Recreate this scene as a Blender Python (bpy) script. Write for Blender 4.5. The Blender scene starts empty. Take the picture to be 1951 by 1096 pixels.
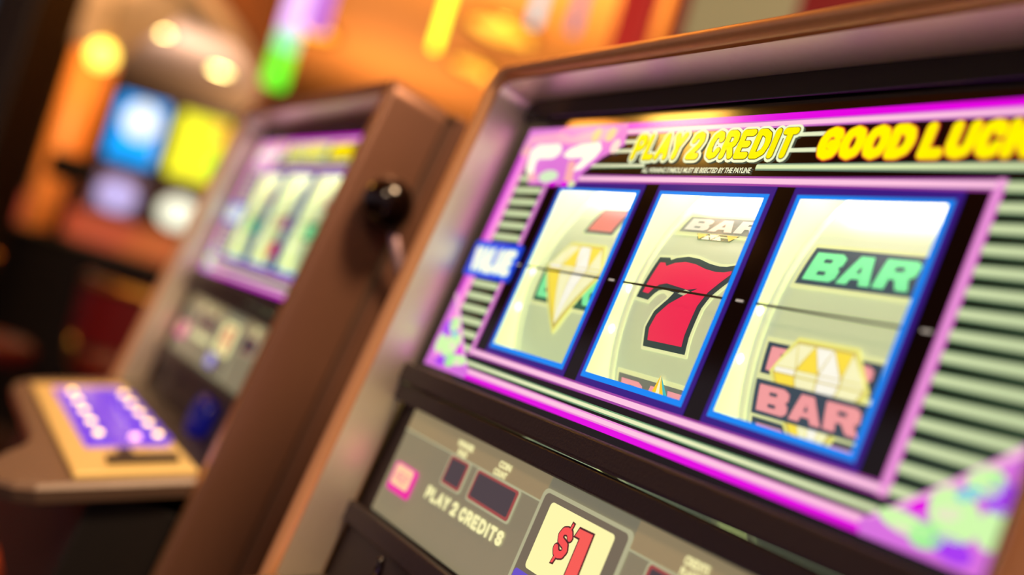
import bpy, bmesh, math, random
from mathutils import Vector, Matrix

# ------------------------------------------------------------------ camera, world, lights
SC = bpy.context.scene
COL = SC.collection
random.seed(7)

cam_d = bpy.data.cameras.new('camera')
cam_o = bpy.data.objects.new('camera', cam_d)
COL.objects.link(cam_o)
SC.camera = cam_o
CAM_POS = Vector((0.36082, -0.29634, 1.10725))
CAM_RIGHT = Vector((0.50131, 0.81836, 0.28103))
CAM_UP = Vector((-0.10254, -0.26631, 0.95842))
CAM_FWD = Vector((-0.85917, 0.50928, 0.04959))
m = Matrix.Identity(4)
for i in range(3):
    m[i][0] = CAM_RIGHT[i]; m[i][1] = CAM_UP[i]; m[i][2] = -CAM_FWD[i]; m[i][3] = CAM_POS[i]
cam_o.matrix_world = m
cam_d.sensor_width = 36.0
cam_d.lens = 36.0 * 1900 / 1951
cam_d.clip_start = 0.01
cam_d.dof.use_dof = True
cam_d.dof.focus_distance = 0.459
cam_d.dof.aperture_fstop = 2.5

w = bpy.data.worlds.new('casino_air'); SC.world = w; w.use_nodes = True
bg = w.node_tree.nodes['Background']
bg.inputs[0].default_value = (0.58, 0.42, 0.48, 1)
bg.inputs[1].default_value = 0.38

SC.view_settings.view_transform = 'Standard'
SC.view_settings.look = 'None'
SC.view_settings.gamma = 1.0
SC.view_settings.use_curve_mapping = False
SC.view_settings.exposure = 0.0
SC.cycles.use_denoising = True
SC.cycles.max_bounces = 6
SC.cycles.sample_clamp_indirect = 4.0

def area_light(name, loc, target, size, power, rgb):
    d = bpy.data.lights.new(name, 'AREA'); d.energy = power; d.color = rgb
    d.shape = 'DISK'; d.size = size
    o = bpy.data.objects.new(name, d); COL.objects.link(o); o.location = loc
    o.rotation_euler = (Vector(target) - Vector(loc)).to_track_quat('-Z', 'Y').to_euler()
    return o
area_light('ceiling_floodlight', (0.85, 0.05, 3.2), (-0.35, 0.05, 1.15), 0.6, 86, (1.0, 0.64, 0.36))
area_light('aisle_fill', (1.3, -1.5, 2.6), (-0.2, 0.0, 1.15), 0.5, 15, (1.0, 0.70, 0.45))  # added fill light without a fixture, brightens the bezel lining
area_light('hall_fill', (-4.6, 2.2, 1.6), (-5.0, 2.6, 3.3), 0.8, 120, (1.0, 0.68, 0.28))  # added uplight in mid-air, brightens the amber ceiling
area_light('hall_fill', (-8.6, 3.0, 1.6), (-8.8, 3.2, 3.3), 0.8, 62, (1.0, 0.64, 0.30))  # second added uplight, for the farther part of the ceiling

# ------------------------------------------------------------------ materials
def lin(c):
    r = []
    for x in c[:3]:
        x = x / 255.0
        r.append(x / 12.92 if x <= 0.04045 else ((x + 0.055) / 1.055) ** 2.4)
    return (r[0], r[1], r[2], 1.0)
MATS = {}
def pmat(name, rgb, rough=0.5, metal=0.0, emit=None, es=1.0, noise=0.0, nscale=40.0, spec=0.5, coat=0.0, bump=0.0):
    if name in MATS: return MATS[name]
    mt = bpy.data.materials.new(name); mt.use_nodes = True
    nt = mt.node_tree; b = nt.nodes['Principled BSDF']
    b.inputs['Base Color'].default_value = lin(rgb)
    b.inputs['Roughness'].default_value = rough
    b.inputs['Metallic'].default_value = metal
    b.inputs['Specular IOR Level'].default_value = spec
    b.inputs['Coat Weight'].default_value = coat
    b.inputs['Coat Roughness'].default_value = 0.06
    if emit is not None:
        b.inputs['Emission Color'].default_value = lin(emit)
        b.inputs['Emission Strength'].default_value = es
    if noise > 0 or bump > 0:
        tc = nt.nodes.new('ShaderNodeTexCoord')
        n = nt.nodes.new('ShaderNodeTexNoise'); n.inputs['Scale'].default_value = nscale; n.inputs['Detail'].default_value = 4
        nt.links.new(tc.outputs['Object'], n.inputs['Vector'])
        if noise > 0:
            mx = nt.nodes.new('ShaderNodeMix'); mx.data_type = 'RGBA'
            c = lin(rgb)
            mx.inputs['A'].default_value = tuple(max(0, x * (1 - noise)) for x in c[:3]) + (1,)
            mx.inputs['B'].default_value = tuple(min(1, x * (1 + noise)) for x in c[:3]) + (1,)
            nt.links.new(n.outputs['Fac'], mx.inputs['Factor'])
            nt.links.new(mx.outputs['Result'], b.inputs['Base Color'])
        if bump > 0:
            bp = nt.nodes.new('ShaderNodeBump'); bp.inputs['Strength'].default_value = bump; bp.inputs['Distance'].default_value = 0.001
            nt.links.new(n.outputs['Fac'], bp.inputs['Height'])
            nt.links.new(bp.outputs['Normal'], b.inputs['Normal'])
    MATS[name] = mt
    return mt
def ink(rgb, es=1.0, name=None):
    """Backlit printed ink under glossy glass."""
    nm = name or 'backlit_ink_%02x%02x%02x_%d' % (rgb[0], rgb[1], rgb[2], int(es * 100))
    return pmat(nm, tuple(int(x * 0.25) for x in rgb), rough=0.12, emit=rgb, es=es, spec=0.4)

BRONZE = pmat('bronze_metallic_paint', (142, 103, 84), rough=0.38, metal=0.5, noise=0.10, nscale=260)
NOSE_LIT = pmat('bronze_edge_highlight', (238, 180, 128), rough=0.32, metal=0.5, noise=0.05, nscale=300)  # lighter, more orange bezel bronze: the edge highlight is painted into this colour
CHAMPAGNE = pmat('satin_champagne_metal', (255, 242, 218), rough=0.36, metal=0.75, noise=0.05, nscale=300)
SIDE = pmat('brown_textured_laminate', (98, 70, 58), rough=0.5, noise=0.15, nscale=300, bump=0.2)
BLACKGLASS = pmat('black_glossy_glass', (8, 7, 10), rough=0.10, spec=0.6, coat=0.3)
BLACKPL = pmat('black_moulded_plastic', (46, 37, 41), rough=0.38, noise=0.2, nscale=700, bump=0.3)
KNOBBLK = pmat('glossy_black_phenolic', (18, 8, 6), rough=0.16, coat=0.4)
CHROME = pmat('polished_chrome', (220, 215, 225), rough=0.15, metal=1.0)
GREYPANEL = pmat('olive_grey_backlit_panel', (150, 148, 124), rough=0.28, emit=(122, 122, 98), es=0.75, noise=0.05, nscale=60, coat=0.2)
GREYBAND = pmat('khaki_backlit_band', (160, 148, 118), rough=0.28, emit=(146, 134, 98), es=0.75, coat=0.2)
DECKGREY = pmat('pale_moulded_deck_plastic', (120, 98, 84), rough=0.4, noise=0.05, nscale=200)
GOLD = pmat('gold_cream_plate', (255, 228, 150), rough=0.35, metal=0.1, noise=0.04, nscale=90)
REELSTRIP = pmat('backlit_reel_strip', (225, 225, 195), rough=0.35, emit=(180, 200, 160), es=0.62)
REELRIM = pmat('white_reel_rim', (240, 245, 215), rough=0.25, emit=(225, 235, 180), es=0.55)  # slight emission stands in for lamp reflections on the plastic
BOXWHITE = pmat('cream_reel_box', (238, 240, 200), rough=0.4, emit=(228, 240, 175), es=0.72)  # plain cream plastic; the lamp light on it is put in as emission
LAMPW = pmat('reel_lamp_tube', (255, 250, 235), emit=(255, 240, 228), es=11.0)

pane = bpy.data.materials.new('clear_window_glass'); pane.use_nodes = True
nt = pane.node_tree; nt.nodes.clear()
out = nt.nodes.new('ShaderNodeOutputMaterial'); mx = nt.nodes.new('ShaderNodeMixShader')
tr = nt.nodes.new('ShaderNodeBsdfTransparent'); gl = nt.nodes.new('ShaderNodeBsdfGlossy'); fr = nt.nodes.new('ShaderNodeFresnel')
fr.inputs['IOR'].default_value = 1.33; gl.inputs['Roughness'].default_value = 0.03
nt.links.new(fr.outputs[0], mx.inputs[0]); nt.links.new(tr.outputs[0], mx.inputs[1]); nt.links.new(gl.outputs[0], mx.inputs[2])
nt.links.new(mx.outputs[0], out.inputs[0])
PANE = pane

# ------------------------------------------------------------------ generic builders
def link(name, me, mat, parent=None, **props):
    o = bpy.data.objects.new(name, me); COL.objects.link(o)
    if mat is not None: me.materials.append(mat)
    if parent is not None: o.parent = parent
    for k, v in props.items(): o[k] = v
    return o
def empty(name, loc, rz=0.0, **props):
    o = bpy.data.objects.new(name, None); COL.objects.link(o)
    o.location = loc; o.rotation_euler = (0, 0, rz); o.empty_display_size = 0.1
    for k, v in props.items(): o[k] = v
    return o
def mesh(name, verts, faces, smooth=False):
    me = bpy.data.meshes.new(name); me.from_pydata([tuple(v) for v in verts], [], faces); me.update()
    bm = bmesh.new(); bm.from_mesh(me); bmesh.ops.recalc_face_normals(bm, faces=bm.faces); bm.to_mesh(me); bm.free()
    if smooth:
        for p in me.polygons: p.use_smooth = True
    return me
def boxm(name, a, b, bevel=0.0, seg=2, f=None):
    """Box between corners a and b (own axes), bevelled, then mapped by f."""
    bm = bmesh.new()
    bmesh.ops.create_cube(bm, size=1.0)
    for v in bm.verts:
        v.co = Vector([a[i] + (v.co[i] + 0.5) * (b[i] - a[i]) for i in range(3)])
    if bevel > 0:
        bmesh.ops.bevel(bm, geom=bm.edges[:] , offset=bevel, segments=seg, profile=0.5, affect='EDGES')
    if f:
        for v in bm.verts: v.co = Vector(f(*v.co))
    bmesh.ops.recalc_face_normals(bm, faces=bm.faces)
    me = bpy.data.meshes.new(name); bm.to_mesh(me); bm.free()
    return me
def lathe(name, prof, seg=24, f=None, smooth=True):
    """prof: list of (r, z) around z."""
    V = []; F = []
    n = len(prof)
    for k in range(seg):
        a = 2 * math.pi * k / seg
        for r, z in prof: V.append((r * math.cos(a), r * math.sin(a), z))
    for k in range(seg):
        k2 = (k + 1) % seg
        for i in range(n - 1): F.append((k * n + i, k2 * n + i, k2 * n + i + 1, k * n + i + 1))
    F.append(tuple(k * n for k in range(seg))); F.append(tuple(k * n + n - 1 for k in range(seg)))
    if f: V = [f(*v) for v in V]
    return mesh(name, V, F, smooth)
def tube(name, pts, r, seg=12, r2=None):
    V = []; F = []; pts = [Vector(p) for p in pts]
    for i, p in enumerate(pts):
        d = (pts[min(i + 1, len(pts) - 1)] - pts[max(i - 1, 0)]).normalized()
        q = d.to_track_quat('Z', 'Y')
        rr = r if r2 is None else r + (r2 - r) * i / (len(pts) - 1)
        for k in range(seg):
            a = 2 * math.pi * k / seg
            V.append(p + q @ Vector((rr * math.cos(a), rr * math.sin(a), 0)))
    for i in range(len(pts) - 1):
        for k in range(seg):
            k2 = (k + 1) % seg
            F.append((i * seg + k, i * seg + k2, (i + 1) * seg + k2, (i + 1) * seg + k))
    F.append(tuple(range(seg))); F.append(tuple((len(pts) - 1) * seg + k for k in range(seg)))
    return mesh(name, V, F, True)
def prism(name, poly, z0, z1, f=None):
    n = len(poly)
    V = [(x, y, z0) for x, y in poly] + [(x, y, z1) for x, y in poly]
    F = [tuple(range(n)), tuple(range(2 * n - 1, n - 1, -1))] + [(i, (i + 1) % n, n + (i + 1) % n, n + i) for i in range(n)]
    if f: V = [f(*v) for v in V]
    return mesh(name, V, F)

# flat 2-D shapes -------------------------------------------------------------
def fill(loops):
    """Fill closed 2-D loops (inner loops are holes) -> verts, tris."""
    cu = bpy.data.curves.new('fill', 'CURVE'); cu.dimensions = '2D'; cu.fill_mode = 'BOTH'
    for L in loops:
        s = cu.splines.new('POLY'); s.points.add(len(L) - 1)
        for i, p in enumerate(L): s.points[i].co = (p[0], p[1], 0, 1)
        s.use_cyclic_u = True
    o = bpy.data.objects.new('fill', cu)
    me = bpy.data.meshes.new_from_object(o)
    V = [(v.co.x, v.co.y) for v in me.vertices]; F = [tuple(p.vertices) for p in me.polygons]
    bpy.data.objects.remove(o); bpy.data.curves.remove(cu); bpy.data.meshes.remove(me)
    return V, F
def glyphs(body, offset=0.0, shear=0.0, space=1.0):
    cu = bpy.data.curves.new('t', 'FONT'); cu.body = body; cu.size = 1.0; cu.offset = offset; cu.shear = shear
    cu.space_character = space; cu.fill_mode = 'BOTH'; cu.resolution_u = 4
    o = bpy.data.objects.new('t', cu)
    me = bpy.data.meshes.new_from_object(o)
    V = [(v.co.x, v.co.y) for v in me.vertices]; F = [tuple(p.vertices) for p in me.polygons]
    bpy.data.objects.remove(o); bpy.data.curves.remove(cu); bpy.data.meshes.remove(me)
    return V, F
def fit_text(body, box, offsets, shear=0.0, space=1.0):
    """Text stretched to box (u0, v0, u1, v1); first offset sets the fit; one (V,F) per offset."""
    out = []
    T = None
    for of in offsets:
        V, F = glyphs(body, of, shear, space)
        if T is None:
            x0 = min(v[0] for v in V); x1 = max(v[0] for v in V); y0 = min(v[1] for v in V); y1 = max(v[1] for v in V)
            sx = (box[2] - box[0]) / (x1 - x0); sy = (box[3] - box[1]) / (y1 - y0)
            T = (x0, y0, sx, sy)
        out.append(([(box[0] + (v[0] - T[0]) * T[2], box[1] + (v[1] - T[1]) * T[3]) for v in V], F))
    return out
STROKES = {
 'P': [[(0, 0), (0, 1), (.6, 1), (.92, .9), (1, .72), (.92, .54), (.6, .45), (0, .45)]],
 'L': [[(0, 1), (0, 0), (1, 0)]], 'A': [[(0, 0), (.5, 1), (1, 0)], [(.25, .32), (.75, .32)]],
 'Y': [[(0, 1), (.5, .48), (1, 1)], [(.5, .48), (.5, 0)]],
 '2': [[(0, .76), (.14, .94), (.5, 1), (.88, .92), (1, .72), (.82, .48), (0, 0), (1, 0)]],
 'C': [[(1, .76), (.85, .94), (.5, 1), (.16, .9), (0, .64), (0, .36), (.16, .1), (.5, 0), (.85, .06), (1, .24)]],
 'R': [[(0, 0), (0, 1), (.6, 1), (.92, .9), (1, .72), (.92, .54), (.6, .45), (0, .45)], [(.5, .45), (1, 0)]],
 'E': [[(1, 1), (0, 1), (0, 0), (1, 0)], [(0, .5), (.8, .5)]],
 'D': [[(0, 0), (0, 1), (.45, 1), (.86, .86), (1, .6), (1, .4), (.86, .14), (.45, 0), (0, 0)]],
 'I': [[(.5, 0), (.5, 1)]], 'T': [[(0, 1), (1, 1)], [(.5, 1), (.5, 0)]],
 'G': [[(1, .78), (.85, .94), (.5, 1), (.16, .9), (0, .64), (0, .36), (.16, .1), (.5, 0), (.85, .06), (1, .22), (1, .44), (.6, .44)]],
 'O': [[(.5, 1), (.16, .9), (0, .64), (0, .36), (.16, .1), (.5, 0), (.84, .1), (1, .36), (1, .64), (.84, .9), (.5, 1)]],
 'U': [[(0, 1), (0, .32), (.16, .08), (.5, 0), (.84, .08), (1, .32), (1, 1)]],
 'K': [[(0, 0), (0, 1)], [(1, 1), (.08, .45)], [(.35, .6), (1, 0)]],
 'S': [[(1, .8), (.8, .96), (.5, 1), (.15, .93), (0, .74), (.15, .56), (.85, .44), (1, .26), (.85, .07), (.5, 0), (.2, .04), (0, .2)]],
 'V': [[(0, 1), (.5, 0), (1, 1)]], '!': [[(.5, 1), (.5, .42)], [(.5, .02), (.5, 0)]]}
def brush(body, box, radii, gap=.32, shear=0.0):
    """Heavy round-ended lettering: strokes between (u0, v0) and (u1, v1), one (V, F) per stroke radius."""
    ws = [(-.05 if ch == ' ' else .1 if ch in 'I!' else 1.0 if ch in 'AOGDUK' else .86) for ch in body]
    total = sum(ws) + gap * (len(body) - 1)
    r0 = radii[0]; k = (box[2] - box[0] - 2 * r0) / total; h = box[3] - box[1] - 2 * r0
    out = []
    for r in radii:
        V = []; F = []; x = box[0] + r0
        for ch, w_ in zip(body, ws):
            for st in STROKES.get(ch, ()):
                P = [Vector((x + p[0] * w_ * k + shear * p[1] * h, box[1] + r0 + p[1] * h)) for p in st]
                for a_, b_ in zip(P, P[1:]):
                    t = math.atan2(b_.y - a_.y, b_.x - a_.x); i0 = len(V)
                    for c_, s0 in ((a_, math.pi / 2), (b_, -math.pi / 2)):
                        for q in range(7):
                            g_ = t + s0 + math.pi * q / 6; V.append((c_.x + r * math.cos(g_), c_.y + r * math.sin(g_)))
                    F.append(tuple(range(i0, i0 + 14)))
            x += (w_ + gap) * k
        out.append((V, F))
    return out
def rrect(u0, v0, u1, v1, r, k=5):
    P = []
    for cx, cy, a0 in ((u1 - r, v1 - r, 0), (u0 + r, v1 - r, 90), (u0 + r, v0 + r, 180), (u1 - r, v0 + r, 270)):
        for i in range(k + 1):
            a = math.radians(a0 + 90 * i / k); P.append((cx + r * math.cos(a), cy + r * math.sin(a)))
    return P
def rect(u0, v0, u1, v1): return [(u0, v0), (u1, v0), (u1, v1), (u0, v1)]
def ellipse(cx, cy, rx, ry, k=20, rot=0.0):
    P = []
    for i in range(k):
        a = 2 * math.pi * i / k; x = rx * math.cos(a); y = ry * math.sin(a)
        P.append((cx + x * math.cos(rot) - y * math.sin(rot), cy + x * math.sin(rot) + y * math.cos(rot)))
    return P
def grow(L, d):
    """Offset a closed loop outwards by d (mitred, limited)."""
    n = len(L)
    A = sum(L[i][0] * L[(i + 1) % n][1] - L[(i + 1) % n][0] * L[i][1] for i in range(n))
    s = 1 if A > 0 else -1
    P = []
    for i in range(n):
        a, b, c = Vector(L[i - 1]), Vector(L[i]), Vector(L[(i + 1) % n])
        e1 = (b - a).normalized(); e2 = (c - b).normalized()
        n1 = Vector((e1.y, -e1.x)) * s; n2 = Vector((e2.y, -e2.x)) * s
        h = (n1 + n2)
        if h.length < 1e-4: h = n1
        h.normalize(); k = min(1.6, 1 / max(0.3, h.dot(n1)))
        P.append(tuple(b + h * d * k))
    return P

# ------------------------------------------------------------------ machine axes: u right, v up the face, n out of the face
U = 0.075; TAU = math.radians(9); ZC = 1.15
def M(u, v, n):
    return (u * U, (v * math.sin(TAU) - n * math.cos(TAU)) * U, ZC + (v * math.cos(TAU) + n * math.sin(TAU)) * U)
def flat(name, VF, n, mat, parent, **props):
    V, F = VF
    me = bpy.data.meshes.new(name); me.from_pydata([M(x, y, n) for x, y in V], [], F); me.update()
    return link(name, me, mat, parent, **props)
def sheet(name, loops, n, mat, parent, **props): return flat(name, fill(loops), n, mat, parent, **props)

RR, RV, RN = 1.5, -0.04, -0.095
def on_reel(uc, lift):
    def f(x, y):
        ph = math.asin(max(-0.95, min(0.95, (y - RV) / RR))); r = RR + lift
        return M(uc + x, RV + r * math.sin(ph), RN - RR + r * math.cos(ph))
    return f
def reel_print(name, loops, uc, lift, mat, parent, **props):
    c = mat.node_tree.nodes['Principled BSDF'].inputs['Emission Color'].default_value
    rm = MATS.get('reel_' + mat.name)
    if rm is None:
        rm = mat.copy(); rm.name = 'reel_' + mat.name; MATS['reel_' + mat.name] = rm
        b = rm.node_tree.nodes['Principled BSDF']
        b.inputs['Base Color'].default_value = (min(.9, c[0] * .5 + .03), min(.9, c[1] * .5 + .03), min(.9, c[2] * .5 + .03), 1)
        b.inputs['Roughness'].default_value = .45
        b.inputs['Emission Strength'].default_value *= .8
    mat = rm
    V, F = fill(loops)
    bm = bmesh.new(); vs = [bm.verts.new((x, y, 0)) for x, y in V]
    for t in F:
        try: bm.faces.new([vs[i] for i in t])
        except ValueError: pass
    y0 = min(v[1] for v in V); y1 = max(v[1] for v in V); y = y0 + 0.05
    while y < y1:
        bmesh.ops.bisect_plane(bm, geom=bm.verts[:] + bm.edges[:] + bm.faces[:], plane_co=(0, y, 0), plane_no=(0, 1, 0)); y += 0.05
    f = on_reel(uc, lift)
    for v in bm.verts: v.co = Vector(f(v.co.x, v.co.y))
    me = bpy.data.meshes.new(name); bm.to_mesh(me); bm.free()
    return link(name, me, mat, parent, **props)

BAR_L = {
 'B': [[(0, 0), (0, 1), (.82, 1), (1, .86), (1, .6), (.9, .5), (1, .4), (1, .14), (.86, 0)], rect(.36, .2, .62, .34), rect(.36, .64, .62, .78)],
 'A': [[(0, 0), (.3, 1), (.7, 1), (1, 0), (.68, 0), (.63, .2), (.37, .2), (.32, 0)], [(.43, .4), (.57, .4), (.5, .68)]],
 'R': [[(0, 0), (0, 1), (.86, 1), (1, .86), (1, .5), (.86, .4), (1, 0), (.66, 0), (.5, .34), (.34, .34), (.34, 0)], rect(.36, .6, .62, .76)]}
def bar_symbol(reel, uc, v0, v1, letter_rgb, back_rgb, u0=-0.385, u1=0.385, lift=0.004, frame=True):
    if frame:
        reel_print('bar_outline', [rect(u0 - .022, v0 - .026, u1 + .022, v1 + .026)], uc, lift, ink((232, 236, 170)), reel)
    reel_print('bar_plate', [rect(u0, v0, u1, v1)], uc, lift + .003, ink(back_rgb, .9), reel)
    h = v1 - v0; L = (u1 - u0)
    for i, ch in enumerate('BAR'):
        a = u0 + .05 * L + i * .305 * L; b = a + .285 * L
        loops = [[(a + x * (b - a), v0 + h * .12 + y * h * .74) for x, y in Lp] for Lp in BAR_L[ch]]
        reel_print('bar_letter', loops, uc, lift + .006, ink(letter_rgb), reel)
def seven_symbol(reel, uc, dv=0.0):
    S = [(-0.343, 0.204), (-0.293, 0.207), (-0.266, 0.182), (-0.201, 0.213), (-0.109, 0.230), (-0.006, 0.223), (0.105, 0.198), (0.205, 0.187), (0.276, 0.191), (0.336, 0.207), (0.34, 0.18), (0.283, 0.112), (0.229, 0.045), (0.19, -0.05), (0.18, -0.161), (0.171, -0.245), (0.173, -0.313), (-0.157, -0.318), (-0.173, -0.242), (-0.146, -0.152), (-0.072, -0.07), (0.042, 0.008), (0.127, 0.06), (0.04, 0.043), (-0.065, 0.053), (-0.174, 0.064), (-0.237, 0.048), (-0.279, 0.014), (-0.306, -0.023), (-0.367, -0.019)]
    S = [(x, y + dv) for x, y in S]
    reel_print('seven_outline', [grow(S, .062)], uc, .004, ink((236, 242, 180)), reel)
    reel_print('seven_shadow', [grow(S, .042)], uc, .007, ink((38, 62, 66), .9), reel)
    reel_print('seven_fill', [S], uc, .010, ink((243, 30, 82)), reel)
def diamond_symbol(reel, uc, cx, top, girdle, tip, hw, lift=.012):
    """Faceted gold diamond: crown facets above the girdle, pavilion facets below."""
    P = (252, 250, 200); Y = (255, 228, 70); W = (255, 254, 244); K = (150, 150, 60)
    tw = hw * .62
    out = [(cx - hw, girdle), (cx - tw, top), (cx + tw, top), (cx + hw, girdle), (cx, tip)]
    reel_print('diamond_outline', [grow(out, .03)], uc, lift, ink((240, 236, 130)), reel)
    reel_print('diamond_line', [grow(out, .008)], uc, lift + .003, ink((206, 190, 96), .9), reel)
    xs = [cx - hw + 2 * hw * i / 4 for i in range(5)]
    ts = [cx - tw + 2 * tw * i / 3 for i in range(4)]
    g = .006
    facets = []
    for i in range(4): facets.append(([(xs[i] + g, girdle + .035), (xs[i + 1] - g, girdle + .035), (ts[min(i, 3)], top - g)], (P, Y, W, P)[i]))
    for i in range(3): facets.append(([(ts[i] + g, top - g), (ts[i + 1] - g, top - g), (xs[i + 1], girdle + .045)], (P, W, Y)[i]))
    for i in range(4): facets.append(([(xs[i] + g, girdle + .03), (xs[i] + g, girdle + .004), (xs[i + 1] - g, girdle + .004), (xs[i + 1] - g, girdle + .03)], (W, P, W, P)[i]))
    for i in range(4): facets.append(([(xs[i] + g, girdle - .004), (xs[i + 1] - g, girdle - .004), (cx, tip + .03)], (Y, P, W, P)[i]))
    for pts, c in facets: reel_print('diamond_facet', [pts], uc, lift + .006, ink(c), reel)

NAVY = (46, 66, 88); GREENL = (128, 244, 168); GREENB = (30, 92, 74); PINKL = (246, 158, 166)

# ------------------------------------------------------------------ the slot machine
def slot_machine(x0, y0, z0, label, reels):
    T = empty('slot_machine', (x0, y0, z0), label=label, category='slot machine', group='matching reel slot machines')
    # --- cabinet
    def loop(hw, vt, vb, r):
        k = max(0.0, min(1.0, (2.93 - hw) / .15))
        return rrect(-hw - .03 * k, vb, hw - .06 * k, vt, r, 6)
    prof = [(2.98, 1.66, -5.2, .22, -.30), (2.98, 1.66, -5.2, .22, .34), (2.965, 1.645, -5.19, .21, .38), (2.93, 1.61, -5.16, .2, .42),
            (2.83, 1.57, -5.05, .17, .42), (2.80, 1.54, -5.03, .16, .385), (2.785, 1.52, -5.02, .15, .35), (2.77, 1.50, -5.0, .14, -.04)]
    V = []; F = []; n = 28
    for hw, vt, vb, r, nn in prof: V += [M(x, y, nn) for x, y in loop(hw, vt, vb, r)]
    for i in range(len(prof) - 1):
        for k in range(n): F.append((i * n + k, i * n + (k + 1) % n, (i + 1) * n + (k + 1) % n, (i + 1) * n + k))
    cut = n * 3
    link('bezel_frame', mesh('bezel_frame', V[:4 * n], F[:cut], True), BRONZE, T)
    link('bezel_nose', mesh('bezel_nose', V[3 * n:], [tuple(i - 3 * n for i in f) for f in F[cut:]], True), NOSE_LIT, T, label='rounded front edge of the bezel, highlight painted in')
    # bright inner lining of the bezel
    V = []; F = []
    lp = [(2.766, 1.496, -5.0, .136, .345), (2.750, 1.48, -5.0, .12, -.02)]
    for hw, vt, vb, r, nn in lp: V += [M(x, y, nn) for x, y in loop(hw, vt, vb, r)]
    for k in range(n): F.append((k, (k + 1) % n, n + (k + 1) % n, n + k))
    link('bezel_lining', mesh('bezel_lining', V, F, True), CHAMPAGNE, T, label='bright satin inner face of the bezel')
    for s in (-1, 1):
        link('side_panel', boxm('side_panel', (min(s * 2.78, s * 2.95), -5.1, -6), (max(s * 2.78, s * 2.95), 1.60, -.34), .02, 2, M), SIDE, T)
        link('side_trim', boxm('side_trim', (min(s * 2.90, s * 2.985), -5.1, -.62), (max(s * 2.90, s * 2.985), 1.62, -.42), .02, 2, M), BRONZE, T)
    link('top_panel', boxm('top_panel', (-2.95, 1.50, -6), (2.95, 1.62, -.34), .02, 2, M), SIDE, T)
    link('back_panel', boxm('back_panel', (-2.8, -5.0, -6), (2.8, 1.5, -5.85), .02, 2, M), BLACKPL, T)
    ba = M(0, -5.1, -6)
    link('base_cabinet', boxm('base_cabinet', (-.222, -.085, 0 - z0), (.222, ba[1], .80), .006), pmat('matte_black_base', (16, 12, 12), rough=.6, noise=.2, nscale=90), T)
    link('kick_plate', boxm('kick_plate', (-.2, -.1, .0 - z0), (.2, -.08, .09), .003), BLACKPL, T)
    # --- front glass
    holes = []
    for i in (-1, 0, 1):
        c = i * 1.233; holes.append(rect(c - .5, -.66, c + .5, .66))
    V, F = fill([rrect(-2.81, -1.03, 2.81, 1.51, .04)] + holes)
    G = flat('front_glass', (V, F), 0.0, BLACKGLASS, T, label='black printed front glass with three reel windows')
    link('glass_retainer', boxm('glass_retainer', (-2.80, 1.315, 0.002), (2.78, 1.498, .03), .008, 2, M), BLACKGLASS, T)
    a = .003; b2 = .006; c3 = .009; d4 = .012; e5 = .015
    PKL = ink((255, 196, 226)); PK = ink((232, 146, 212)); PKD = ink((176, 74, 178), .8); MAG = ink((228, 0, 226)); STR = ink((214, 226, 174), .95); STRD = ink((120, 170, 124), .8)
    # reel window edging
    for i in (-1, 0, 1):
        c = i * 1.233
        sheet('window_halo', [rect(c - .545, -.725, c + .545, .725), rect(c - .5, -.662, c + .5, .662)], a, ink((70, 34, 156), .65), G)
        for nm, L in (('window_edge', [(c - .508, .672), (c + .508, .672), (c + .472, .645), (c - .472, .645)]),
                      ('window_edge', [(c - .508, -.682), (c + .508, -.682), (c + .472, -.645), (c - .472, -.645)]),
                      ('window_edge', [(c - .508, .672), (c - .472, .645), (c - .472, -.645), (c - .508, -.682)]),
                      ('window_edge', [(c + .508, .672), (c + .472, .645), (c + .472, -.645), (c + .508, -.682)])):
            sheet(nm, [L], b2, ink((18, 136, 246)), G)
        pm = bpy.data.meshes.new('window_pane'); pm.from_pydata([M(x, y, .0015) for x, y in rect(c - .5, -.66, c + .5, .66)], [], [(0, 1, 2, 3)]); pm.update()
        link('window_pane', pm, PANE, G)
        link('payline', boxm('payline', (c - .478, -.011, .008), (c + .478, .003, .012), 0, 2, M), pmat('payline_ink', (18, 44, 40), rough=.4), G)
    for u in (-1.85, -.617, .617, 1.85):
        sheet('payline_mark', [rect(u - .03, -.008, u + .03, .006)], b2, ink((205, 190, 175), .8), G)
    # pink neon frame
    def band(name, u0, v0, u1, v1, core, edge, vert=False):
        sheet(name + '_glow', [rect(u0, v0, u1, v1)], a, edge, G)
        if vert:
            w = (u1 - u0) * .22; sheet(name, [rect(u0 + w, v0, u1 - w, v1)], b2, core, G)
        else:
            w = (v1 - v0) * .22; sheet(name, [rect(u0, v0 + w, u1, v1 - w)], b2, core, G)
    band('inner_frame_bar', -2.0, .722, 1.965, .788, PKL, PKD)
    band('inner_frame_bar', -2.0, -.79, 1.965, -.725, PKL, PKD)
    band('inner_frame_post', -2.005, -.79, -1.935, .788, PK, PKD, True)
    band('inner_frame_post', 1.905, -.79, 1.968, .788, PK, ink((214, 110, 200)), True)
    # side stripes
    for k in range(16):
        vt = .776 - .1065 * k
        for u0, u1 in ((-2.42, -2.005), (1.968, 2.60)):
            sheet('side_stripe', [rect(u0, vt - .060, u1, vt)], a, STRD, G)
            sheet('side_stripe', [rect(u0, vt - .051, u1, vt - .009)], b2, STR, G)
    # outer borders
    sheet('border_line', [rect(-2.10, -.976, 2.0, -.938)], b2, MAG, G)
    band('border_tube', -2.10, -.938, 2.0, -.890, PKL, ink((236, 140, 214)))
    band('border_tube', -2.10, -.872, 1.95, -.832, ink((236, 240, 190)), STRD)
    sheet('border_line', [rect(-1.25, 1.170, 2.62, 1.216)], b2, MAG, G)
    band('border_tube', -1.25, 1.118, 2.62, 1.172, PKL, ink((200, 110, 196)))
    sheet('border_line', [rect(-2.60, -.9, -2.52, 1.05)], b2, ink((224, 70, 222)), G)
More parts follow.
